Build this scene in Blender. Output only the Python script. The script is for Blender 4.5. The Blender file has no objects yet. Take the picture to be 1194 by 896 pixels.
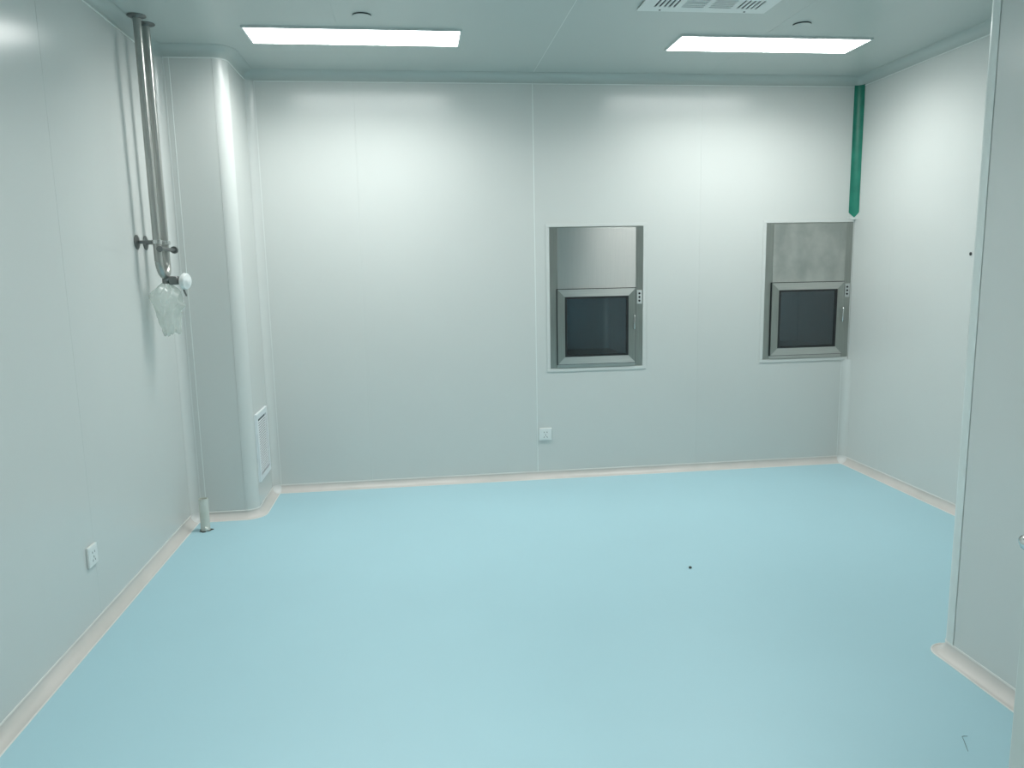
import bpy, bmesh, math, random
from mathutils import Vector, Matrix
random.seed(7)
C = bpy.context.scene.collection
SC = bpy.context.scene
PI = math.pi

# ---------------------------------------------------------------- camera
F_PX, PITCH, ROLL, YAW, CAM_H = 880.96, 0.15417, -0.01953, 0.12200, 1.4709
fwd = Vector((math.sin(YAW)*math.cos(PITCH), math.cos(YAW)*math.cos(PITCH), -math.sin(PITCH)))
rgt = Vector((math.cos(YAW), -math.sin(YAW), 0.0))
up = rgt.cross(fwd)
r2 = math.cos(ROLL)*rgt + math.sin(ROLL)*up
u2 = -math.sin(ROLL)*rgt + math.cos(ROLL)*up
cd = bpy.data.cameras.new('camera')
cd.sensor_fit = 'HORIZONTAL'; cd.sensor_width = 36.0
cd.lens = F_PX/1194.0*36.0
cd.clip_start = 0.02; cd.clip_end = 60
cam = bpy.data.objects.new('camera', cd); C.objects.link(cam)
cam.matrix_world = Matrix(((r2.x, u2.x, -fwd.x, 0), (r2.y, u2.y, -fwd.y, 0),
                           (r2.z, u2.z, -fwd.z, CAM_H), (0, 0, 0, 1)))
SC.camera = cam

# ---------------------------------------------------------------- light and exposure
w = bpy.data.worlds.new('world'); SC.world = w; w.use_nodes = True
w.node_tree.nodes['Background'].inputs[0].default_value = (0.02, 0.022, 0.022, 1)
w.node_tree.nodes['Background'].inputs[1].default_value = 1.0
LIGHT_COLOR = (0.98, 1.0, 0.975)     # cool, slightly green LED panels
LIGHT_STRENGTH = 12.0                # glow of the diffuser itself
LAMP_WATTS = 11.9                    # downward beam of each LED panel
LAMP_SPREAD = 150.0
SC.view_settings.view_transform = 'Standard'
SC.view_settings.look = 'None'
SC.view_settings.gamma = 1.0
SC.view_settings.use_curve_mapping = False
SC.view_settings.exposure = 0.0

# ---------------------------------------------------------------- room dimensions (metres)
XL, XR, D, H = -1.3826, 3.0743, 5.0843, 2.70      # left wall, right wall, back wall, ceiling
DC, XC = 4.5629, -1.0053                          # boxed column: front face, side face
XS, YS = 1.9269, 2.4600                           # projecting wall block: left face, far end
Y0 = 0.0                                          # inner face of the doorway wall
RF, RC, RV = 0.0417, 0.0506, 0.05                 # floor cove, ceiling cove, corner coving radius
RCOL, RPOST = 0.07, 0.030
YSEAM = 2.402
YB = -1.6                                         # corridor end

# ---------------------------------------------------------------- materials
def mat(name, color, rough=0.5, metal=0.0, spec=0.5, emit=None, estr=0.0, trans=0.0, ior=1.5, coat=0.0):
    m = bpy.data.materials.new(name); m.use_nodes = True
    b = m.node_tree.nodes['Principled BSDF']
    b.inputs['Base Color'].default_value = (*color, 1)
    b.inputs['Roughness'].default_value = rough
    b.inputs['Metallic'].default_value = metal
    b.inputs['Specular IOR Level'].default_value = spec
    b.inputs['IOR'].default_value = ior
    b.inputs['Transmission Weight'].default_value = trans
    b.inputs['Coat Weight'].default_value = coat
    if emit:
        b.inputs['Emission Color'].default_value = (*emit, 1)
        b.inputs['Emission Strength'].default_value = estr
    return m
def noise_variation(m, c1, c2, scale=(1, 1, 1), detail=3, rough=None, bump=0.0, bscale=None, nscale=1.0, ramp=(0.35, 0.65)):
    nt = m.node_tree; b = nt.nodes['Principled BSDF']
    tc = nt.nodes.new('ShaderNodeTexCoord'); mp = nt.nodes.new('ShaderNodeMapping')
    mp.inputs['Scale'].default_value = scale
    nt.links.new(tc.outputs['Object'], mp.inputs['Vector'])
    n = nt.nodes.new('ShaderNodeTexNoise'); n.inputs['Scale'].default_value = nscale; n.inputs['Detail'].default_value = detail
    nt.links.new(mp.outputs['Vector'], n.inputs['Vector'])
    r = nt.nodes.new('ShaderNodeValToRGB')
    r.color_ramp.elements[0].color = (*c1, 1); r.color_ramp.elements[1].color = (*c2, 1)
    r.color_ramp.elements[0].position, r.color_ramp.elements[1].position = ramp
    nt.links.new(n.outputs['Fac'], r.inputs['Fac'])
    nt.links.new(r.outputs['Color'], b.inputs['Base Color'])
    if rough:
        mr = nt.nodes.new('ShaderNodeMapRange')
        mr.inputs['To Min'].default_value, mr.inputs['To Max'].default_value = rough
        nt.links.new(n.outputs['Fac'], mr.inputs['Value']); nt.links.new(mr.outputs['Result'], b.inputs['Roughness'])
    if bump:
        bp = nt.nodes.new('ShaderNodeBump'); bp.inputs['Strength'].default_value = bump; bp.inputs['Distance'].default_value = 0.002
        src = n
        if bscale:
            src = nt.nodes.new('ShaderNodeTexNoise'); src.inputs['Scale'].default_value = bscale; src.inputs['Detail'].default_value = 2
            nt.links.new(tc.outputs['Object'], src.inputs['Vector'])
        nt.links.new(src.outputs['Fac'], bp.inputs['Height']); nt.links.new(bp.outputs['Normal'], b.inputs['Normal'])
    return m

WALLC = (0.655, 0.677, 0.66)
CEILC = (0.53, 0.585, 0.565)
M = {}
M['wall'] = noise_variation(mat('painted_steel_panel', WALLC, 0.22), [c*0.995 for c in WALLC], [c*1.005 for c in WALLC], nscale=3.0)
M['core'] = mat('panel_core', (0.5, 0.55, 0.53), 0.7)
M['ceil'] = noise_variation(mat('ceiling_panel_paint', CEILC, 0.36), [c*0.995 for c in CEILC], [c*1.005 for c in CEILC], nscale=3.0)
M['seal'] = mat('white_sealant', (0.78, 0.82, 0.80), 0.4)
M['seal_soft'] = mat('painted_joint', (0.72, 0.75, 0.735), 0.3)
M['frame_steel'] = noise_variation(mat('darkened_frame_steel', (0.4, 0.41, 0.39), 0.42, metal=1.0), (0.36, 0.38, 0.355), (0.41, 0.425, 0.40), scale=(30, 30, 1.2), nscale=4.0, rough=(0.34, 0.40))  # same steel, darkened to put dark reflections into the colour
M['dark_steel'] = mat('dark_steel', (0.22, 0.23, 0.225), 0.4, metal=0.9)
M['plate_grey'] = mat('grey_plastic', (0.52, 0.55, 0.54), 0.4)
M['seam_grey'] = mat('grey_joint', (0.25, 0.28, 0.27), 0.7)
M['gap'] = mat('dark_joint', (0.12, 0.14, 0.135), 0.8)
M['cove'] = noise_variation(mat('floor_coving', (0.66, 0.63, 0.60), 0.32), (0.62, 0.60, 0.57), (0.70, 0.66, 0.63), nscale=3.0, rough=(0.28, 0.36))
M['cove_edge'] = mat('coving_edge_sealant', (0.80, 0.79, 0.76), 0.4)
M['cove_corner'] = mat('coving_corner', (0.74, 0.75, 0.74), 0.3)
FL = (0.425, 0.665, 0.74)
M['floor'] = noise_variation(mat('blue_vinyl_floor', FL, 0.5), [c*0.985 for c in FL], [c*1.015 for c in FL], nscale=1.3, detail=4, rough=(0.42, 0.5), bump=0.03, bscale=180)
M['trim'] = mat('white_aluminium_trim', (0.70, 0.75, 0.73), 0.3)
M['post'] = mat('white_post', (0.72, 0.77, 0.75), 0.28)
M['led'] = mat('led_diffuser', (0.9, 0.9, 0.9), 0.4, emit=LIGHT_COLOR, estr=LIGHT_STRENGTH)
M['led_dim'] = mat('led_diffuser_dimmed', (0.9, 0.9, 0.9), 0.4, emit=LIGHT_COLOR, estr=LIGHT_STRENGTH*0.8)
M['white'] = mat('white_plastic', (0.80, 0.83, 0.82), 0.35)
M['white_met'] = mat('white_enamelled_metal', (0.74, 0.79, 0.78), 0.35)
M['grille'] = mat('grille_white', (0.80, 0.84, 0.86), 0.4)
M['grille_dark'] = mat('grille_duct', (0.10, 0.11, 0.125), 0.8)
M['dark'] = mat('black_rubber', (0.015, 0.018, 0.02), 0.5)
M['steel'] = noise_variation(mat('brushed_steel', (0.5, 0.5, 0.48), 0.35, metal=1.0), (0.535, 0.54, 0.52), (0.56, 0.56, 0.54), scale=(40, 40, 1.2), nscale=4.0, rough=(0.25, 0.28))
M['steel_h'] = noise_variation(mat('brushed_steel_horizontal', (0.5, 0.5, 0.48), 0.35, metal=1.0), (0.56, 0.56, 0.54), (0.62, 0.62, 0.59), scale=(1.2, 40, 40), nscale=4.0, rough=(0.3, 0.44))
M['steel_smudged'] = noise_variation(mat('smudged_steel', (0.5, 0.5, 0.48), 0.4, metal=0.9), (0.40, 0.42, 0.40), (0.56, 0.57, 0.54), scale=(1.3, 1, 1), nscale=5.0, detail=4, rough=(0.36, 0.52))
M['chrome'] = mat('polished_steel', (0.66, 0.67, 0.66), 0.2, metal=1.0)
M['pipe'] = noise_variation(mat('pipe_steel', (0.5, 0.5, 0.48), 0.3, metal=1.0), (0.43, 0.44, 0.42), (0.47, 0.475, 0.455), scale=(8, 8, 2), nscale=4.0, rough=(0.30, 0.36))
M['glass'] = mat('tinted_glass', (0.44, 0.60, 0.70), 0.03, trans=1.0, ior=1.7)
M['green'] = noise_variation(mat('green_film', (0.012, 0.20, 0.14), 0.35), (0.010, 0.18, 0.125), (0.018, 0.24, 0.165), nscale=9.0)
M['pvc'] = noise_variation(mat('white_pvc', (0.66, 0.68, 0.62), 0.4), (0.62, 0.645, 0.58), (0.70, 0.72, 0.67), nscale=14.0)
M['grime'] = mat('dark_grime', (0.05, 0.06, 0.055), 0.8)
M['door'] = noise_variation(mat('door_leaf_paint', (0.56, 0.61, 0.585), 0.35), (0.555, 0.605, 0.58), (0.565, 0.615, 0.59), nscale=3.0)

def brushed(m, amount, rough):
    nt = m.node_tree; b = nt.nodes['Principled BSDF']
    cx = nt.nodes.new('ShaderNodeCombineXYZ'); cx.inputs[2].default_value = 1.0     # highlights smear upright
    nt.links.new(cx.outputs[0], b.inputs['Tangent']); b.inputs['Anisotropic'].default_value = amount
    mr = [n for n in nt.nodes if n.type == 'MAP_RANGE']
    if mr: mr[0].inputs['To Min'].default_value, mr[0].inputs['To Max'].default_value = rough
brushed(M['steel'], 0.9, (0.38, 0.41))
brushed(M['steel_h'], 0.85, (0.36, 0.42))
brushed(M['steel_smudged'], 0.5, (0.40, 0.50))
def bag_material():
    m = bpy.data.materials.new('clear_film'); m.use_nodes = True
    nt = m.node_tree; nt.nodes.clear()
    out = nt.nodes.new('ShaderNodeOutputMaterial')
    tr = nt.nodes.new('ShaderNodeBsdfTransparent'); tr.inputs[0].default_value = (0.93, 0.95, 0.94, 1)
    df = nt.nodes.new('ShaderNodeBsdfDiffuse'); df.inputs[0].default_value = (0.80, 0.84, 0.80, 1)
    tl = nt.nodes.new('ShaderNodeBsdfTranslucent'); tl.inputs[0].default_value = (0.80, 0.84, 0.80, 1)
    gl = nt.nodes.new('ShaderNodeBsdfGlossy'); gl.inputs['Roughness'].default_value = 0.18
    a = nt.nodes.new('ShaderNodeMixShader'); a.inputs[0].default_value = 0.5
    b = nt.nodes.new('ShaderNodeMixShader'); b.inputs[0].default_value = 0.31
    c = nt.nodes.new('ShaderNodeMixShader'); c.inputs[0].default_value = 0.04
    nt.links.new(df.outputs[0], a.inputs[1]); nt.links.new(tl.outputs[0], a.inputs[2])
    nt.links.new(tr.outputs[0], b.inputs[1]); nt.links.new(a.outputs[0], b.inputs[2])
    nt.links.new(b.outputs[0], c.inputs[1]); nt.links.new(gl.outputs[0], c.inputs[2])
    nt.links.new(c.outputs[0], out.inputs[0])
    return m
M['film'] = bag_material()

# ---------------------------------------------------------------- helpers
def link(name, bm, m, parent=None, smooth=False, origin=None):
    me = bpy.data.meshes.new(name)
    if origin is not None:
        bmesh.ops.translate(bm, verts=bm.verts, vec=-Vector(origin))
    bmesh.ops.recalc_face_normals(bm, faces=bm.faces)
    if smooth:
        for f in bm.faces: f.smooth = True
    bm.to_mesh(me); bm.free()
    for mm in (m if isinstance(m, (list, tuple)) else [m]): me.materials.append(mm)
    if smooth:
        me.set_sharp_from_angle(angle=math.radians(38))
    o = bpy.data.objects.new(name, me); C.objects.link(o)
    if parent: o.parent = parent
    if origin is not None: o.location = origin
    return o
def obj(name, bm, m, parent=None, smooth=False):
    """part: coordinates are local to the parent"""
    return link(name, bm, m, parent, smooth)
def thing(name, label, cat, loc=(0, 0, 0), group=None):
    o = bpy.data.objects.new(name, None); C.objects.link(o)
    o.location = loc; o.empty_display_size = 0.1
    o['label'] = label; o['category'] = cat
    if group: o['group'] = group
    return o
def tag(o, label, cat, group=None):
    o['label'] = label; o['category'] = cat
    if group: o['group'] = group
    return o
def struct(o): o['kind'] = 'structure'; return o

def add_box(bm, x0, x1, y0, y1, z0, z1, bevel=0.0, seg=1):
    vs = [bm.verts.new(p) for p in ((x0, y0, z0), (x1, y0, z0), (x1, y1, z0), (x0, y1, z0), (x0, y0, z1), (x1, y0, z1), (x1, y1, z1), (x0, y1, z1))]
    fs = [bm.faces.new([vs[i] for i in q]) for q in ((3, 2, 1, 0), (4, 5, 6, 7), (0, 1, 5, 4), (1, 2, 6, 5), (2, 3, 7, 6), (3, 0, 4, 7))]
    if bevel:
        es = set(e for f in fs for e in f.edges)
        bmesh.ops.bevel(bm, geom=list(es), offset=bevel, segments=seg, profile=0.5, affect='EDGES')
    return bm
def box(*a, **k): return add_box(bmesh.new(), *a, **k)

def add_tube(bm, p0, p1, r0, r1=None, n=20, cap=True):
    p0, p1 = Vector(p0), Vector(p1); r1 = r0 if r1 is None else r1
    d = (p1-p0).normalized(); a = d.orthogonal().normalized(); b = d.cross(a)
    R = []
    for p, r in ((p0, r0), (p1, r1)):
        R.append([bm.verts.new(p + r*(math.cos(t)*a+math.sin(t)*b)) for t in (2*PI*i/n for i in range(n))])
    for i in range(n):
        bm.faces.new((R[0][i], R[0][(i+1) % n], R[1][(i+1) % n], R[1][i]))
    if cap: bm.faces.new(R[0][::-1]); bm.faces.new(R[1])
    return bm
def add_path_tube(bm, pts, r, n=14, cap=True):
    pts = [Vector(p) for p in pts]; rings = []; a = None
    for i, p in enumerate(pts):
        d = ((pts[min(i+1, len(pts)-1)]-pts[max(i-1, 0)])).normalized()
        if a is None: a = d.orthogonal().normalized()
        a = (a - d*a.dot(d)).normalized(); b = d.cross(a)
        rr = r[i] if isinstance(r, (list, tuple)) else r
        rings.append([bm.verts.new(p + rr*(math.cos(t)*a+math.sin(t)*b)) for t in (2*PI*k/n for k in range(n))])
    for A, B in zip(rings, rings[1:]):
        for k in range(n): bm.faces.new((A[k], A[(k+1) % n], B[(k+1) % n], B[k]))
    if cap: bm.faces.new(rings[0][::-1]); bm.faces.new(rings[-1])
    return bm
def add_lathe(bm, prof, n=28, axis='Z', center=(0, 0, 0)):
    """prof: list of (radius, height) along the axis"""
    c = Vector(center); rings = []
    def P(r, h, t):
        x, y = r*math.cos(t), r*math.sin(t)
        return c + (Vector((x, y, h)) if axis == 'Z' else Vector((h, x, y)) if axis == 'X' else Vector((x, h, y)))
    for r, h in prof:
        if r < 1e-6: rings.append([bm.verts.new(P(0, h, 0))])
        else: rings.append([bm.verts.new(P(r, h, 2*PI*i/n)) for i in range(n)])
    for A, B in zip(rings, rings[1:]):
        for i in range(n):
            j = (i+1) % n
            if len(A) == 1 and len(B) == 1: continue
            if len(A) == 1: bm.faces.new((A[0], B[j], B[i]))
            elif len(B) == 1: bm.faces.new((A[i], A[j], B[0]))
            else: bm.faces.new((A[i], A[j], B[j], B[i]))
    return bm
def add_prism(bm, poly, z0, z1):
    A = [bm.verts.new((x, y, z0)) for x, y in poly]; B = [bm.verts.new((x, y, z1)) for x, y in poly]
    n = len(poly)
    for i in range(n): bm.faces.new((A[i], A[(i+1) % n], B[(i+1) % n], B[i]))
    bm.faces.new(A[::-1]); bm.faces.new(B)
    return bm
def slab_holes(bm, us, vs, holes, w0, w1, P):
    """slab in the (u,v) plane with rectangular holes, thickness w0..w1; P maps (u,v,w) to a point"""
    U = sorted(set([us[0], us[1]] + [h[i] for h in holes for i in (0, 1)]))
    V = sorted(set([vs[0], vs[1]] + [h[i] for h in holes for i in (2, 3)]))
    U = [u for u in U if us[0]-1e-9 <= u <= us[1]+1e-9]; V = [v for v in V if vs[0]-1e-9 <= v <= vs[1]+1e-9]
    solid = {}
    for i in range(len(U)-1):
        for j in range(len(V)-1):
            cu, cv = (U[i]+U[i+1])/2, (V[j]+V[j+1])/2
            solid[i, j] = not any(h[0] < cu < h[1] and h[2] < cv < h[3] for h in holes)
    vc = {}
    def vt(i, j, k):
        if (i, j, k) not in vc: vc[i, j, k] = bm.verts.new(P(U[i], V[j], (w0, w1)[k]))
        return vc[i, j, k]
    for (i, j), s in solid.items():
        if not s: continue
        for k in (0, 1): bm.faces.new((vt(i, j, k), vt(i+1, j, k), vt(i+1, j+1, k), vt(i, j+1, k)))
        for di, dj, a, b in ((-1, 0, (i, j), (i, j+1)), (1, 0, (i+1, j), (i+1, j+1)), (0, -1, (i, j), (i+1, j)), (0, 1, (i, j+1), (i+1, j+1))):
            if not solid.get((i+di, j+dj), False):
                bm.faces.new((vt(*a, 0), vt(*b, 0), vt(*b, 1), vt(*a, 1)))
    return bm

# ---------------------------------------------------------------- floor and ceiling
o = link('floor', box(-1.6, 3.3, YB-0.15, D+0.15, -0.08, 0), M['floor']); struct(o)
ceil = struct(link('ceiling', box(-1.6, 3.3, YB-0.15, D+0.15, H+0.012, H+0.08), M['core']))
CX = [-1.6, -0.35, 0.795, 1.945, 3.3]
for a, b in zip(CX, CX[1:]):
    obj('ceiling_panel', box(a+0.0012, b-0.0012, YB-0.1, D+0.1, H, H+0.012, bevel=0.0008), M['ceil'], ceil)
for x in CX[1:-1]:
    obj('ceiling_sealant', box(x-0.0016, x+0.0016, YB-0.1, D+0.1, H-0.0004, H+0.004), M['seal'] if x == 0.795 else M['ceil'], ceil)

# ---------------------------------------------------------------- walls
TP, TW = 0.010, 0.06     # face sheet and wall core thickness
def wall_back():
    holes = [PB1, PB2]
    P = lambda u, v, w: (u, w, v)
    core = slab_holes(bmesh.new(), (XC-0.02, XR+0.06), (0, H), holes, D+TP, D+TW, P)
    wo = struct(link('wall_back', core, M['core']))
    xs = [XC, -0.35, 0.795, 1.945, XR]
    for a, b in zip(xs, xs[1:]):
        hs = [h for h in holes if a < (h[0]+h[1])/2 < b]
        hs = [(max(h[0], a+0.001), min(h[1], b-0.001), h[2], h[3]) for h in hs]
        obj('wall_panel', slab_holes(bmesh.new(), (a+0.001, b-0.001), (0.0, H), hs, D, D+TP, P), M['wall'], wo)
    for x in xs[1:-1]:
        big = x == 0.795
        obj('sealant_strip', box(x-(0.0035 if big else 0.0018), x+(0.0035 if big else 0.0018), D-0.0012, D+0.006, RF, H-RC, bevel=0.0006), M['seal'] if big else M['wall'], wo)
    return wo
PB1 = (0.893, 1.543, 0.770, 1.727)
PB2 = (2.423, 3.066, 0.781, 1.735)
wall_back()

def side_wall(name, x, sgn, ys, y_core, seams_white=()):
    """wall in a plane of constant x; sgn = +1 when the room lies at larger x"""
    core = box(min(x-sgn*TP, x-sgn*TW), max(x-sgn*TP, x-sgn*TW), y_core[0], y_core[1], 0, H)
    wo = struct(link(name, core, M['core']))
    for a, b in zip(ys, ys[1:]):
        obj('wall_panel', box(min(x, x-sgn*TP), max(x, x-sgn*TP), a+0.001, b-0.001, 0, H), M['wall'], wo)
    for y in ys[1:-1]:
        obj('sealant_strip', box(x-0.006 if sgn > 0 else x-0.0005, x+0.0005 if sgn > 0 else x+0.006, y-0.0028, y+0.0028, RF, H-RC, bevel=0.0003), M['wall'], wo)
    return wo
side_wall('wall_left', XL, 1, [YB, -0.10, 1.00, 2.15, 3.225, DC+0.02], (YB, D+0.06))
side_wall('wall_right', XR, -1, [YS-0.1, 3.50, 4.655, D], (YS-0.1, D+0.06))

def arc(cx, cy, r, a0, a1, n):
    return [(cx+r*math.cos(a0+(a1-a0)*i/n), cy+r*math.sin(a0+(a1-a0)*i/n)) for i in range(n+1)]

# boxed column in the back left corner
col = struct(link('wall_column', box(XL-0.01, XC-RCOL-0.01, DC+RCOL+0.01, D+0.05, 0, H), M['core']))
obj('wall_panel', box(-1.301, XC-RCOL-0.001, DC, DC+TP, 0, H), M['wall'], col)
obj('wall_panel', box(XL, -1.3035, DC, DC+TP, 0, H), M['wall'], col)
obj('sealant_strip', box(-1.3045, -1.3000, DC-0.0012, DC+0.006, RF, H-RC, bevel=0.0006), M['seal'], col)
obj('wall_panel', box(XC-TP, XC, DC+RCOL+0.001, D, 0, H), M['wall'], col)
ctr = (XC-RCOL, DC+RCOL)
outer = arc(ctr[0], ctr[1], RCOL, -PI/2, 0, 16); inner = arc(ctr[0], ctr[1], RCOL-0.006, 0, -PI/2, 16)
obj('corner_cover', add_prism(bmesh.new(), outer+inner, 0, H), M['wall'], col, smooth=True)

# projecting wall block on the right
blk = struct(link('wall_block', box(XS+TP, XR+0.05, YB, YS-0.042, 0, H), M['core']))
ypan = [Y0-0.1, 1.20, YSEAM-0.0005]
for a, b in zip(ypan, ypan[1:]):
    obj('wall_panel', box(XS, XS+TP, a+0.001, b-0.001, 0, H), M['wall'], blk)
obj('sealant_strip', box(XS-0.0012, XS+0.006, 1.20-0.0028, 1.20+0.0028, RF, H-RC), M['wall'], blk)
obj('wall_panel', box(XS+RPOST+0.002, XR, YS-TP, YS, 0, H), M['wall'], blk)
obj('joint_filler', box(XS+0.002, XS+0.009, YSEAM-0.002, YSEAM+0.002, 0, H), M['seam_grey'], blk)
pc = (XS+RPOST, YS-RPOST)
post = arc(pc[0], pc[1], RPOST+0.002, PI/2, PI, 14)
post = [(XS+RPOST+0.002, YS+0.002)] + post + [(XS-0.002, YSEAM+0.001), (XS+0.012, YSEAM+0.001), (XS+0.012, YS-0.03), (XS+0.03, YS-0.012), (XS+RPOST+0.002, YS-0.012)]
obj('corner_post', add_prism(bmesh.new(), post, 0, H), M['post'], blk, smooth=True)

# doorway wall behind the camera, corridor shell
DX0, DX1, DH = -0.62, 0.975, 2.10
fw = slab_holes(bmesh.new(), (XL, XS+0.01), (0, H), [(DX0, DX1, -0.01, DH)], Y0-0.10, Y0, lambda u, v, w: (u, w, v))
struct(link('wall_front', fw, M['wall']))
struct(link('wall_corridor_end', box(XL, XS+0.05, YB-0.06, YB, 0, H), M['wall']))

# ---------------------------------------------------------------- coves (floor and ceiling) swept along the walls
def corner_in(c, cen, r, a0, a1, n=8):   # concave corner arc: normals point to the centre
    return [((cen[0]+r*math.cos(t), cen[1]+r*math.sin(t)), (-math.cos(t), -math.sin(t))) for t in (a0+(a1-a0)*i/n for i in range(n+1))]
def corner_out(cen, r, a0, a1, n=12):
    return [((cen[0]+r*math.cos(t), cen[1]+r*math.sin(t)), (math.cos(t), math.sin(t))) for t in (a0+(a1-a0)*i/n for i in range(n+1))]
def sweep(path, prof):
    bm = bmesh.new(); R = []
    for (p, n) in path:
        R.append([bm.verts.new((p[0]+n[0]*d, p[1]+n[1]*d, z)) for d, z in prof])
    k = len(prof)
    for A, B in zip(R, R[1:]):
        for i in range(k): bm.faces.new((A[i], A[(i+1) % k], B[(i+1) % k], B[i]))
    bm.faces.new(R[0][::-1]); bm.faces.new(R[-1])
    return bm
def floor_prof(r=RF):
    arcp = [(r - r*math.sin(t) + 0.0008, r - r*math.cos(t) + 0.0008) for t in (PI/2*i/8 for i in range(9))]
    return [(0.0, 0.0), (r+0.004, 0.0), (r+0.004, 0.0012)] + arcp + [(0.0018, r+0.005), (0.0, r+0.005)]
def edge_profs(r=RF):
    return [[(r+0.0005, 0.0), (r+0.0065, 0.0), (r+0.0060, 0.0016), (r+0.0010, 0.0022)],
            [(0.0, r+0.001), (0.0024, r+0.001), (0.0020, r+0.007), (0.0, r+0.008)]]
def ceil_prof(r=RC):
    arcp = [(r - r*math.sin(t) + 0.001, H - r + r*math.cos(t) - 0.001) for t in (PI/2*i/8 for i in range(9))]
    return [(0.0, H), (r+0.004, H), (r+0.004, H-0.0016)] + arcp + [(0.0022, H-r-0.006), (0.0, H-r-0.006)]

qL = (XL+RV, DC-RV); qB = (XC+RV, D-RV); qR = (XR-RV, D-RV)
qE = (XR-RV, YS+RV)
inL = corner_in(None, qL, RV, PI, PI/2); inB = corner_in(None, qB, RV, PI, PI/2); inR = corner_in(None, qR, RV, PI/2, 0); inE = corner_in(None, qE, RV, 0, -PI/2)
outC = corner_out(ctr, RCOL, -PI/2, 0); outP = corner_out(pc, RPOST+0.002, PI/2, PI)
def seg(a, b): return a, b
left_path = [((XL, Y0), (1, 0)), ((XL, DC-RV), (1, 0))]
colf_path = [((XL+RV, DC), (0, -1)), ((XC-RCOL, DC), (0, -1))] + outC[1:] + [((XC, D-RV), (1, 0))]
back_path = [((XC+RV, D), (0, -1)), ((XR-RV, D), (0, -1))]
right_path = [((XR, D-RV), (-1, 0)), ((XR, YS+RV), (-1, 0))]
block_path = [((XR-RV, YS), (0, 1)), ((XS+RPOST+0.002, YS), (0, 1))] + outP + [((XS, YS-0.08), (-1, 0)), ((XS, Y0), (-1, 0))]
sides = [('left', left_path), ('column', colf_path), ('back', back_path), ('right', right_path), ('block', block_path)]
for nm, path in sides:
    bo = struct(link('baseboard_'+nm, sweep(path, floor_prof()), M['cove'], smooth=True))
    for pr in edge_profs(): obj('sealant_bead', sweep(path, pr), M['cove_edge'], bo, smooth=True)
tn = 1
for nm, path in sides:
    to = struct(link('trim_%d' % tn, sweep(path, ceil_prof()), M['ceil'], smooth=True)); tn += 1
    obj('sealant_bead', sweep(path, [(0.0, H-RC-0.011), (0.003, H-RC-0.010), (0.003, H-RC-0.005), (0.0, H-RC-0.004)]), M['seal'], to, smooth=True)
for path, cen, cxy, z0, mb in ((inL, qL, (XL, DC), 0, ('wall', 'seal_soft')), (inB, qB, (XC, D), 0, ('wall', 'seal_soft')), (inR, qR, (XR, D), 0, ('seal_soft', 'wall')), (inE, qE, (XR, YS), 0, ('wall', 'wall'))):
    to = struct(link('trim_%d' % tn, sweep(path, floor_prof(RF+0.003)), M['cove_corner'], smooth=True)); tn += 1      # ball corner of the floor coving
    to = struct(link('trim_%d' % tn, sweep(path, ceil_prof()), M['ceil'], smooth=True)); tn += 1
    rng = [(RF, H-RC)] if cxy != (XR, D) else [(RF, 0.765), (1.752, H-RC)]
    for (a, b) in rng:
        pl = [p for p, n in path] + [cxy]
        to = struct(link('trim_%d' % tn, add_prism(bmesh.new(), pl, a, b), M['wall'], smooth=True)); tn += 1            # upright corner coving
        p0, n0 = path[0]; p1, n1 = path[-1]
        for (p, n), mk in zip((path[0], path[-1]), mb):
            t = Vector((-n[1], n[0], 0)) * 0.003
            e = [(p[0]-t.x, p[1]-t.y), (p[0]+t.x, p[1]+t.y), (p[0]+t.x+n[0]*0.0012, p[1]+t.y+n[1]*0.0012), (p[0]-t.x+n[0]*0.0012, p[1]-t.y+n[1]*0.0012)]
            obj('sealant_bead', add_prism(bmesh.new(), e, a, b), M[mk], to)

# ---------------------------------------------------------------- door leaf standing open beside the camera
dr = struct(link('door_1', box(0.930, 0.975, 0.05, 1.018, 0.008, 2.085, bevel=0.003, seg=2), M['door']))
hz, hy = 1.05, 0.979
bm = bmesh.new()
add_path_tube(bm, [(0.921, hy, hz), (0.900, hy, hz), (0.889, hy-0.003, hz), (0.883, hy-0.012, hz), (0.882, hy-0.03, hz), (0.882, hy-0.08, hz), (0.882, hy-0.125, hz)], 0.0105, n=16)
hd = obj('door_handle', bm, M['chrome'], dr, smooth=True)
obj('rosette', add_lathe(bmesh.new(), [(0.0, -0.009), (0.024, -0.009), (0.026, -0.006), (0.026, 0.0), (0.0, 0.0)], axis='X', center=(0.930, hy, hz)), M['chrome'], dr, smooth=True)
obj('hinge', add_tube(bmesh.new(), (0.926, 0.055, 0.25), (0.926, 0.055, 0.36), 0.008), M['chrome'], dr, smooth=True)
obj('hinge', add_tube(bmesh.new(), (0.926, 0.055, 1.75), (0.926, 0.055, 1.86), 0.008), M['chrome'], dr, smooth=True)
struct(link('trim_%d' % tn, slab_holes(bmesh.new(), (DX0-0.05, DX1+0.05), (0, DH+0.05), [(DX0, DX1, -0.01, DH)], Y0, Y0+0.012, lambda u, v, w: (u, w, v)), M['trim'])); tn += 1

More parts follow.
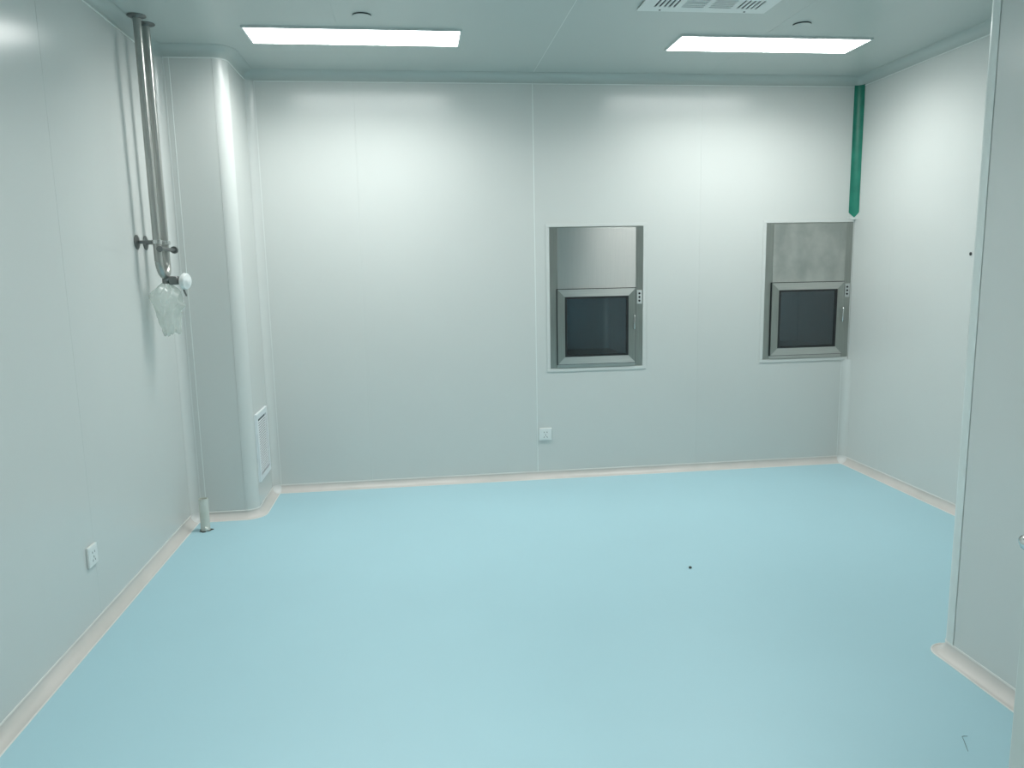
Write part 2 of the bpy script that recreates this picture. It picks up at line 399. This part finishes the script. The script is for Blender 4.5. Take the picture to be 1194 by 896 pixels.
# ---------------------------------------------------------------- ceiling lights
def ceiling_light(x, y, label, group='LED panels on the ceiling', L=1.115, W=0.285, dim=1.0):
    t = thing('ceiling_light', label, 'light', (x, y, H), group)
    fr = slab_holes(bmesh.new(), (-L/2, L/2), (-W/2, W/2), [(-L/2+0.009, L/2-0.009, -W/2+0.009, W/2-0.009)], -0.011, 0.0, lambda u, v, w: (u, v, w))
    obj('frame', fr, M['white_met'], t)
    obj('diffuser', box(-L/2+0.009, L/2-0.009, -W/2+0.009, W/2-0.009, -0.0095, -0.004), M['led'] if dim == 1.0 else M['led_dim'], t)
    ld = bpy.data.lights.new('led_beam', 'AREA'); ld.shape = 'RECTANGLE'; ld.size = L-0.018; ld.size_y = W-0.018
    ld.energy = LAMP_WATTS*dim; ld.color = LIGHT_COLOR; ld.spread = math.radians(LAMP_SPREAD)
    lo = bpy.data.objects.new('led_beam', ld); C.objects.link(lo); lo.parent = t; lo.location = (0, 0, -0.012)
    return t
ceiling_light(-0.273, 4.315, 'long rectangular LED panel lit on ceiling, the left of the two in view')
ceiling_light(2.034, 4.332, 'long rectangular LED panel lit on ceiling, right one near the air diffuser')
ceiling_light(0.05, 1.70, 'long rectangular LED panel assumed nearer the doorway, out of the frame above', dim=1.0)  # unseen panel, guessed, helps light the near part of the room
ceiling_light(0.3, -0.85, 'long rectangular unseen LED panel assumed on the corridor ceiling behind the doorway', dim=1.0)  # out of view, added by guess to help light the near part

# ---------------------------------------------------------------- sprinkler cover plates
def cover_plate(x, y, label):
    t = thing('sprinkler_cover', label, 'sprinkler cover', (x, y, H), 'round cover plates on the ceiling')
    obj('shadow_cup', add_lathe(bmesh.new(), [(0.0, 0.0), (0.046, 0.0), (0.046, -0.0055), (0.0, -0.0055)]), M['dark'], t, smooth=True)  # black disc stands in for the shadow gap above the plate
    obj('plate', add_lathe(bmesh.new(), [(0.0, -0.0050), (0.046, -0.0050), (0.0475, -0.0060), (0.0465, -0.0072), (0.0, -0.0085)]), M['ceil'], t, smooth=True)
cover_plate(-0.216, 3.985, 'small round white ceiling disc in front of the left light panel')
cover_plate(2.060, 3.985, 'small round white ceiling disc in front of the right light panel')

# ---------------------------------------------------------------- slotted air diffuser
def air_diffuser():
    S = 0.65; x0, y1 = 1.113, 3.805
    t = thing('air_diffuser', 'white square slotted air diffuser plate on the ceiling at the top edge', 'air vent', (x0+S/2, y1-S/2, H))
    obj('duct_backing', box(-S/2+0.03, S/2-0.03, -S/2+0.03, S/2-0.03, -0.004, -0.001), M['grille_dark'], t)
    holes = []
    cell = 0.135; step = (S-0.10)/4
    pat = ['VHHV', 'HVVH', 'HVVH', 'VHHV']
    for r in range(4):
        for c in range(4):
            cx = -S/2+0.05+step*(c+0.5); cy = -S/2+0.05+step*(r+0.5)
            for k in range(5):
                q = (k-2)*0.0235
                if pat[r][c] == 'V': holes.append((cx+q-0.0055, cx+q+0.0055, cy-0.055, cy+0.055))
                else: holes.append((cx-0.055, cx+0.055, cy+q-0.0055, cy+q+0.0055))
    obj('face_plate', slab_holes(bmesh.new(), (-S/2, S/2), (-S/2, S/2), holes, -0.010, -0.006, lambda u, v, w: (u, v, w)), M['white_met'], t)
    obj('rim', slab_holes(bmesh.new(), (-S/2+0.012, S/2-0.012), (-S/2+0.012, S/2-0.012), [(-S/2+0.02, S/2-0.02, -S/2+0.02, S/2-0.02)], -0.0065, 0.0, lambda u, v, w: (u, v, w)), M['white_met'], t)
    for sx in (-0.215, 0.215):
        for sy in (-0.305, 0.305):
            obj('screw', add_lathe(bmesh.new(), [(0.0, -0.012), (0.004, -0.012), (0.006, -0.010), (0.0, -0.0095)], n=12, center=(sx, sy, 0)), M['grime'], t, smooth=True)
air_diffuser()

# ---------------------------------------------------------------- return air grille on the column side
def return_grille():
    y0, y1, z0, z1 = 4.652, 4.972, 0.192, 0.612
    cy, cz = (y0+y1)/2, (z0+z1)/2; W, Hh = y1-y0, z1-z0
    t = thing('return_grille', 'white louvred return air grille low on the column side', 'air vent', (XC, cy, cz))
    P = lambda u, v, w: (w, u, v)
    obj('duct_backing', box(0.0002, 0.002, -W/2+0.02, W/2-0.02, -Hh/2+0.02, Hh/2-0.02), M['grille_dark'], t)
    obj('frame', slab_holes(bmesh.new(), (-W/2, W/2), (-Hh/2, Hh/2), [(-W/2+0.034, W/2-0.034, -Hh/2+0.034, Hh/2-0.034)], 0.0, 0.014, P), M['grille'], t)
    n = 22; hi = Hh-0.068-0.024
    proto = None
    for i in range(n):
        z = -Hh/2+0.034+0.012+hi*(i+0.5)/n
        if proto is None:
            bm = bmesh.new()
            poly = [(0.0120, -0.0056), (0.0132, -0.0048), (0.0080, 0.0012), (0.0066, 0.0006)]
            A = [bm.verts.new((x, -W/2+0.034, q)) for x, q in poly]; B = [bm.verts.new((x, W/2-0.034, q)) for x, q in poly]
            for k in range(4): bm.faces.new((A[k], A[(k+1) % 4], B[(k+1) % 4], B[k]))
            bm.faces.new(A[::-1]); bm.faces.new(B)
            proto = obj('louvre', bm, M['grille'], t); proto.location = (0, 0, z)
        else:
            c = proto.copy(); C.objects.link(c); c.parent = t; c.location = (0, 0, z)
return_grille()

# ---------------------------------------------------------------- stainless pass boxes
def pass_box(R, label, upper, right_casing=True):
    x0, x1, z0, z1 = R; W, Hh = x1-x0, z1-z0
    t = thing('pass_box', label, 'pass box', (x0, D, z0), 'stainless pass boxes in the back wall')
    P = lambda u, v, w: (u, w, v)
    zd = 0.54               # top of the door
    sw = 0.054              # side strip width
    cw = 0.024
    # white casing, four strips
    obj('casing_strip', box(-cw, W+(cw if right_casing else 0), -0.005, -0.0003, Hh, Hh+0.022, bevel=0.0015), M['wall'], t)
    obj('casing_strip', box(-cw, W+(cw if right_casing else 0), -0.005, -0.0003, -0.022, 0.0, bevel=0.0015), M['wall'], t)
    obj('casing_strip', box(-cw, 0, -0.005, -0.0003, 0, Hh, bevel=0.0015), M['wall'], t)
    if right_casing: obj('casing_strip', box(W, W+cw, -0.005, -0.0003, 0, Hh, bevel=0.0015), M['wall'], t)
    # steel body: front frame with the chamber opening, and the chamber behind it
    op = (sw+0.055, W-sw-0.055, 0.082, zd-0.06)
    obj('front_frame', slab_holes(bmesh.new(), (0.0005, W-0.0005), (0.0005, Hh-0.0005), [op], 0.000, 0.006, P), M['frame_steel'], t)
    bm = bmesh.new()
    add_box(bm, op[0]-0.02, op[1]+0.02, 0.55, 0.56, op[2]-0.02, op[3]+0.02)
    add_box(bm, op[0]-0.02, op[0]-0.012, 0.006, 0.55, op[2]-0.02, op[3]+0.02)
    add_box(bm, op[1]+0.012, op[1]+0.02, 0.006, 0.55, op[2]-0.02, op[3]+0.02)
    add_box(bm, op[0]-0.012, op[1]+0.012, 0.006, 0.55, op[2]-0.02, op[2]-0.012)
    add_box(bm, op[0]-0.012, op[1]+0.012, 0.006, 0.55, op[3]+0.012, op[3]+0.02)
    obj('chamber', bm, M['steel'], t)
    # upper access panel
    obj('upper_panel', box(sw, W-sw+0.003, -0.005, 0.0, zd+0.003, Hh-0.006, bevel=0.0015), upper, t)
    obj('bottom_strip', box(sw-0.006, W-sw, -0.004, 0.0, 0.004, 0.026, bevel=0.001), M['steel_h'], t)
    # door: gasket ring with mitred rails, pane and pull handle
    d0, d1, e0, e1 = sw-0.004, W-sw-0.001, 0.029, zd
    rw = 0.050
    obj('door_gap', slab_holes(bmesh.new(), (d0-0.005, d1+0.005), (e0-0.004, e1+0.004), [(d0+0.01, d1-0.01, e0+0.01, e1-0.01)], -0.0065, -0.0002, P), M['dark'], t)  # black ring stands in for the shaded gap around the door
    door = obj('door', slab_holes(bmesh.new(), (d0+rw-0.006, d1-rw+0.006), (e0+rw-0.006, e1-rw+0.006), [(d0+rw+0.016, d1-rw-0.016, e0+rw+0.014, e1-rw-0.014)], -0.016, -0.004, P), M['dark'], t)
    door['label'] = 'black glazing gasket'
    def rail(a, b, c, d, m):
        bm = bmesh.new(); yb, yf = -0.001, -0.018
        cx0, cz0 = (a[0]+b[0]+c[0]+d[0])/4, (a[1]+b[1]+c[1]+d[1])/4
        hor = abs(a[1]-b[1]) < 1e-9                       # 0.5 mm open mitres
        q = [(u - (0.0005 if u > cx0 else -0.0005), v) if hor else (u, v - (0.0005 if v > cz0 else -0.0005)) for u, v in (a, b, c, d)]
        A = [bm.verts.new((u, yb, v)) for u, v in q]; B = [bm.verts.new((u, yf, v)) for u, v in q]
        for i in range(4): bm.faces.new((A[i], A[(i+1) % 4], B[(i+1) % 4], B[i]))
        bm.faces.new(A[::-1]); fb = bm.faces.new(B)
        obj('door_rail', bm, m, door)
    O = [(d0, e0), (d1, e0), (d1, e1), (d0, e1)]; I = [(d0+rw, e0+rw), (d1-rw, e0+rw), (d1-rw, e1-rw), (d0+rw, e1-rw)]
    for k in range(4):
        j = (k+1) % 4
        rail(O[k], O[j], I[j], I[k], M['steel_h'] if k in (0, 2) else M['frame_steel'])
    obj('glass_pane', box(d0+rw+0.010, d1-rw-0.010, -0.012, -0.007, e0+rw+0.008, e1-rw-0.008), M['glass'], door)
    bm = bmesh.new(); hx = d1-0.012
    add_path_tube(bm, [(hx, -0.018, 0.262), (hx, -0.034, 0.264), (hx, -0.038, 0.272), (hx, -0.038, 0.348), (hx, -0.034, 0.356), (hx, -0.018, 0.358)], 0.0045, n=10)
    obj('pull_handle', bm, M['chrome'], door, smooth=True)
    # interlock indicator plate with three dark lamps
    px = W-sw/2+0.002
    ip = obj('indicator_plate', box(px-0.018, px+0.018, -0.004, 0.0, 0.43, 0.525, bevel=0.001), M['plate_grey'], t)
    for k in range(3):
        obj('indicator_lamp', add_lathe(bmesh.new(), [(0.0, -0.0065), (0.006, -0.0060), (0.0075, -0.004), (0.0, -0.0038)], n=14, axis='Y', center=(px, 0, 0.4525+k*0.025)), M['dark'], ip, smooth=True)
    return t
pass_box(PB1, 'stainless pass box in middle of back wall, shiny upper panel, white casing all round', M['steel'])
pass_box(PB2, 'stainless pass box in the right corner, with smudged dull upper panel', M['steel_smudged'], right_casing=False)

# ---------------------------------------------------------------- green protective film left on the corner coving
bm = bmesh.new()
pth = [(p, n) for p, n in inR]
zt, zb = 2.650, 1.800
R = []
for i, (p, n) in enumerate(pth):
    s = abs(i/(len(pth)-1)-0.5)*2
    zlow = zb - 0.035*(1-s)
    R.append([bm.verts.new((p[0]+n[0]*d, p[1]+n[1]*d, z)) for d, z in ((0.0016, zlow), (0.0016, zt), (0.0026, zt), (0.0026, zlow))])
for A, B in zip(R, R[1:]):
    for i in range(4): bm.faces.new((A[i], A[(i+1) % 4], B[(i+1) % 4], B[i]))
bm.faces.new(R[0][::-1]); bm.faces.new(R[-1])
o = link('protective_film', bm, M['green'], smooth=True, origin=(XR-0.02, D-0.02, zb))
tag(o, 'dark green strip of protective film on the right back corner above pass box', 'film strip')

# ---------------------------------------------------------------- sockets
def socket(origin, face, label, holes):
    """86 mm five-hole socket; face 'Y' looks to -y, 'X' looks to +x"""
    t = thing('power_socket', label, 'socket', origin, 'white wall sockets')
    if face == 'X': t.rotation_euler = (0, 0, PI/2)
    pl = obj('face_plate', box(-0.043, 0.043, -0.011, 0.0, -0.043, 0.043, bevel=0.003, seg=2), M['white'], t)
    obj('inner_plate', box(-0.034, 0.034, -0.0122, -0.010, -0.034, 0.034, bevel=0.0008), M['white'], t)
    for (x, z, rot, l) in holes:
        bm = box(-0.0018, 0.0018, -0.0128, -0.0115, -l/2, l/2)
        bmesh.ops.rotate(bm, verts=bm.verts, cent=(0, 0, 0), matrix=Matrix.Rotation(rot, 3, 'Y'))
        bmesh.ops.translate(bm, verts=bm.verts, vec=(x, 0, z))
        obj('slot', bm, M['gap'], t)
H5 = [(-0.010, 0.014, 0, 0.009), (0.010, 0.014, 0, 0.009), (0.0, -0.006, 0, 0.010), (-0.010, -0.020, 0.5, 0.010), (0.010, -0.020, -0.5, 0.010)]
socket((0.851, D, 0.314), 'Y', 'small square white socket on the back wall below the pass box', H5)
socket((XL, 3.183, 0.322), 'X', 'small square white socket on the left wall near the floor', H5)

# ---------------------------------------------------------------- steel pipe drop with valve
PX, PY1, PY2 = XL+0.095, 4.055, 4.180
pr = 0.0185
def pipe_drop():
    t = thing('pipe_drop', 'pair of steel pipes dropping from the ceiling by left wall to a valve', 'pipes', (PX, (PY1+PY2)/2, 1.44))
    t_off = Vector((PX, (PY1+PY2)/2, 1.44))
    L = lambda x, y, z: Vector((x, y, z))-t_off
    zk = 1.53                # where the bends start
    zbot = 1.452
    ym = (PY1+PY2)/2
    for y in (PY1, PY2):
        obj('pipe', add_tube(bmesh.new(), L(PX, y, H), L(PX, y, zk), pr, n=24), M['pipe'], t, smooth=True)
        obj('ceiling_flange', add_lathe(bmesh.new(), [(0.0, 0.0), (0.043, 0.0), (0.044, -0.003), (0.040, -0.006), (pr+0.004, -0.008), (pr+0.001, -0.014), (0, -0.014)], center=L(PX, y, H)), M['dark_steel'], t, smooth=True)  # dark material puts the shade on the underside into the colour
        # stand-off to the wall with its rose and pipe clip
        z = 1.628
        so = obj('standoff', add_tube(bmesh.new(), L(XL, y-0.004, z), L(PX, y-0.004, z), 0.0085, n=14), M['dark_steel'], t, smooth=True)
        obj('wall_rose', add_lathe(bmesh.new(), [(0.0, 0.0), (0.036, 0.0), (0.037, 0.003), (0.030, 0.007), (0.010, 0.010), (0.0, 0.010)], axis='X', center=L(XL, y-0.004, z)), M['dark_steel'], so, smooth=True)
        obj('pipe_clip', add_lathe(bmesh.new(), [(pr, -0.010), (pr+0.006, -0.010), (pr+0.007, 0.0), (pr+0.006, 0.010), (pr, 0.010)], n=24, center=L(PX, y, z)), M['chrome'], so, smooth=True)
        # bend
        s = 1 if y < ym else -1; rb = abs(ym-y)
        pts = [L(PX, y, zk)] + [L(PX + 0.006*math.sin(a), ym - s*rb*math.cos(a), zk - 0.072*math.sin(a)) for a in (PI/2*i/8 for i in range(1, 9))]
        obj('bend', add_path_tube(bmesh.new(), pts, pr, n=20), M['pipe'], t, smooth=True)
    bar = obj('cross_bar', add_tube(bmesh.new(), L(PX+0.026, PY1-0.045, 1.592), L(PX+0.026, PY2+0.055, 1.592), 0.009, n=12), M['dark_steel'], t, smooth=True)
    obj('bar_knob', add_tube(bmesh.new(), L(PX+0.026, PY2+0.050, 1.592), L(PX+0.026, PY2+0.066, 1.592), 0.019, n=16), M['dark_steel'], bar, smooth=True)
    obj('bar_knob', add_tube(bmesh.new(), L(PX+0.026, PY1-0.052, 1.592), L(PX+0.026, PY1-0.040, 1.592), 0.015, n=16), M['dark_steel'], bar, smooth=True)
    # diaphragm valve below the bends
    bm = bmesh.new()
    add_tube(bm, L(PX+0.006, ym, zbot+0.012), L(PX+0.006, ym, zbot-0.035), 0.016, n=18)
    add_tube(bm, L(PX+0.006, ym, zbot-0.008), L(PX+0.075, ym+0.02, zbot-0.022), 0.015, n=18)
    add_box(bm, *sum(([a-0.022, a+0.022] for a in L(PX+0.045, ym+0.012, zbot-0.018)), []), bevel=0.004)
    valve = obj('valve_body', bm, M['dark_steel'], t, smooth=True)
    bm = bmesh.new()
    add_lathe(bm, [(0.0, 0.0), (0.016, 0.0), (0.018, 0.010), (0.038, 0.014), (0.043, 0.020), (0.043, 0.032), (0.038, 0.039), (0.022, 0.041), (0.016, 0.045), (0.0, 0.047)], axis='X', n=28)
    bmesh.ops.rotate(bm, verts=bm.verts, cent=(0, 0, 0), matrix=Matrix.Rotation(-0.28, 3, 'Z') @ Matrix.Rotation(0.10, 3, 'Y'))
    bmesh.ops.translate(bm, verts=bm.verts, vec=L(PX+0.073, ym+0.022, zbot-0.022))
    hw = obj('handwheel', bm, M['white'], valve, smooth=True); hw['label'] = 'round white valve handwheel'
    cl = obj('clamp_lever', add_tube(bmesh.new(), L(PX+0.082, ym+0.006, zbot-0.040), L(PX+0.100, ym+0.012, zbot-0.100), 0.006, 0.0045, n=10), M['dark_steel'], valve, smooth=True)
    return L
pipe_drop()

# ---------------------------------------------------------------- clear plastic bag tied under the valve
def plastic_bag():
    ym = (PY1+PY2)/2
    top = Vector((PX+0.006, ym-0.004, 1.392))
    bm = bmesh.new(); n, m = 40, 30
    rng = random.Random(3)
    ph = [rng.uniform(0, 2*PI) for _ in range(8)]
    rings = []
    for j in range(m+1):
        s = j/m
        z = 0.024 - 0.25*s
        if s < 0.25: r = 0.022+0.058*math.sin(s/0.25*PI/2)
        elif s < 0.55: r = 0.080-0.016*(s-0.25)/0.3
        else: r = 0.064-0.018*(s-0.55)/0.45
        ring = []
        for i in range(n):
            t = 2*PI*i/n
            k = 1 + 0.13*math.sin(3*t+ph[0]+5*s) + 0.10*math.sin(7*t+ph[1]-9*s) + 0.07*math.sin(11*t+ph[2]+17*s) + 0.05*math.sin(5*t+ph[3]+31*s)
            if 0.36 < s < 0.52: k += 0.35*max(0, math.cos(t-0.3))**6*math.sin((s-0.36)/0.16*PI)
            dz = 0.012*math.sin(4*t+ph[4])*s + 0.008*math.sin(9*t+ph[5]+12*s)
            ring.append(bm.verts.new((r*k*0.85*math.cos(t)+0.006*s, r*k*1.05*math.sin(t)+0.01*s, z+dz)))
        rings.append(ring)
    for A, B in zip(rings, rings[1:]):
        for i in range(n): bm.faces.new((A[i], A[(i+1) % n], B[(i+1) % n], B[i]))
    bm.faces.new(rings[-1])
    o = link('plastic_bag', bm, M['film'], smooth=True)
    o.location = top
    tag(o, 'crumpled clear plastic bag hanging over the pipe valve on the left wall', 'bag')
plastic_bag()

# ---------------------------------------------------------------- short white pipe stub standing on the floor
t = thing('drain_pipe', 'short white plastic pipe stub rising from the floor beside the column', 'pipe', (-1.262, 4.375, 0))
obj('pipe', add_lathe(bmesh.new(), [(0.024, 0.0), (0.026, 0.0), (0.026, 0.190), (0.0225, 0.190), (0.0225, 0.10), (0.0, 0.10)], n=28), M['pvc'], t, smooth=True)
bm = bmesh.new(); n = 26
ro = [0.036+0.006*math.sin(3*2*PI*i/n+1)+0.004*math.sin(7*2*PI*i/n) for i in range(n)]
A = [bm.verts.new((ro[i]*math.cos(2*PI*i/n), ro[i]*math.sin(2*PI*i/n), 0.0)) for i in range(n)]
B = [bm.verts.new((ro[i]*0.92*math.cos(2*PI*i/n), ro[i]*0.92*math.sin(2*PI*i/n), 0.002)) for i in range(n)]
for i in range(n): bm.faces.new((A[i], A[(i+1) % n], B[(i+1) % n], B[i]))
bm.faces.new(B); bm.faces.new(A[::-1])
g = obj('floor_gap', bm, M['grime'], t); g['label'] = 'dark ragged ring at the foot of the pipe'
bm = bmesh.new()
bmesh.ops.create_icosphere(bm, subdivisions=2, radius=0.013)
for v in bm.verts: v.co *= 1+0.25*math.sin(v.co.x*400+v.co.z*300)
bmesh.ops.translate(bm, verts=bm.verts, vec=(0.012, -0.024, 0.016))
obj('sealant_lump', bm, M['pvc'], t, smooth=True)

# ---------------------------------------------------------------- small dark hole in the right wall, crumb and wire scrap on the floor
t = thing('cable_hole', 'small dark cable hole in the right wall beside the projecting block', 'hole', (XR, 3.925, 1.492))
obj('grommet', add_lathe(bmesh.new(), [(0.008, 0.0), (0.0105, 0.0), (0.0105, -0.002), (0.008, -0.002), (0.008, 0.0)], n=18, axis='X'), M['gap'], t, smooth=True)
obj('hole', add_lathe(bmesh.new(), [(0.0, 0.0), (0.0085, 0.0), (0.0085, -0.0012), (0.0, -0.0012)], n=18, axis='X'), M['dark'], t, smooth=True)
bm = bmesh.new()
bmesh.ops.create_icosphere(bm, subdivisions=2, radius=0.0075)
for v in bm.verts:
    v.co *= 1+0.2*math.sin(v.co.x*700+v.co.y*500); v.co.z = v.co.z*0.6
mz = min(v.co.z for v in bm.verts)
for v in bm.verts: v.co.z -= mz
o = link('crumb', bm, M['grime'], smooth=True); o.location = (1.272, 3.372, 0)
tag(o, 'tiny dark crumb lying alone on the blue floor', 'debris')
M['scrap'] = mat('grey_thread', (0.20, 0.30, 0.32), 0.7)
bm = bmesh.new()
add_path_tube(bm, [(0.027, 0.026, 0.0012), (0.016, 0.0285, 0.0012), (0.009, 0.027, 0.0012), (0.002, 0.010, 0.0012), (-0.010, -0.014, 0.0012), (-0.023, -0.040, 0.0012)], [0.0006, 0.0008, 0.0008, 0.0010, 0.0012, 0.0008], n=6)
o = link('thread', bm, M['scrap'], smooth=True); o.location = (1.618, 1.936, 0)
tag(o, 'thin bent grey thread lying on the floor near the right wall block', 'debris')
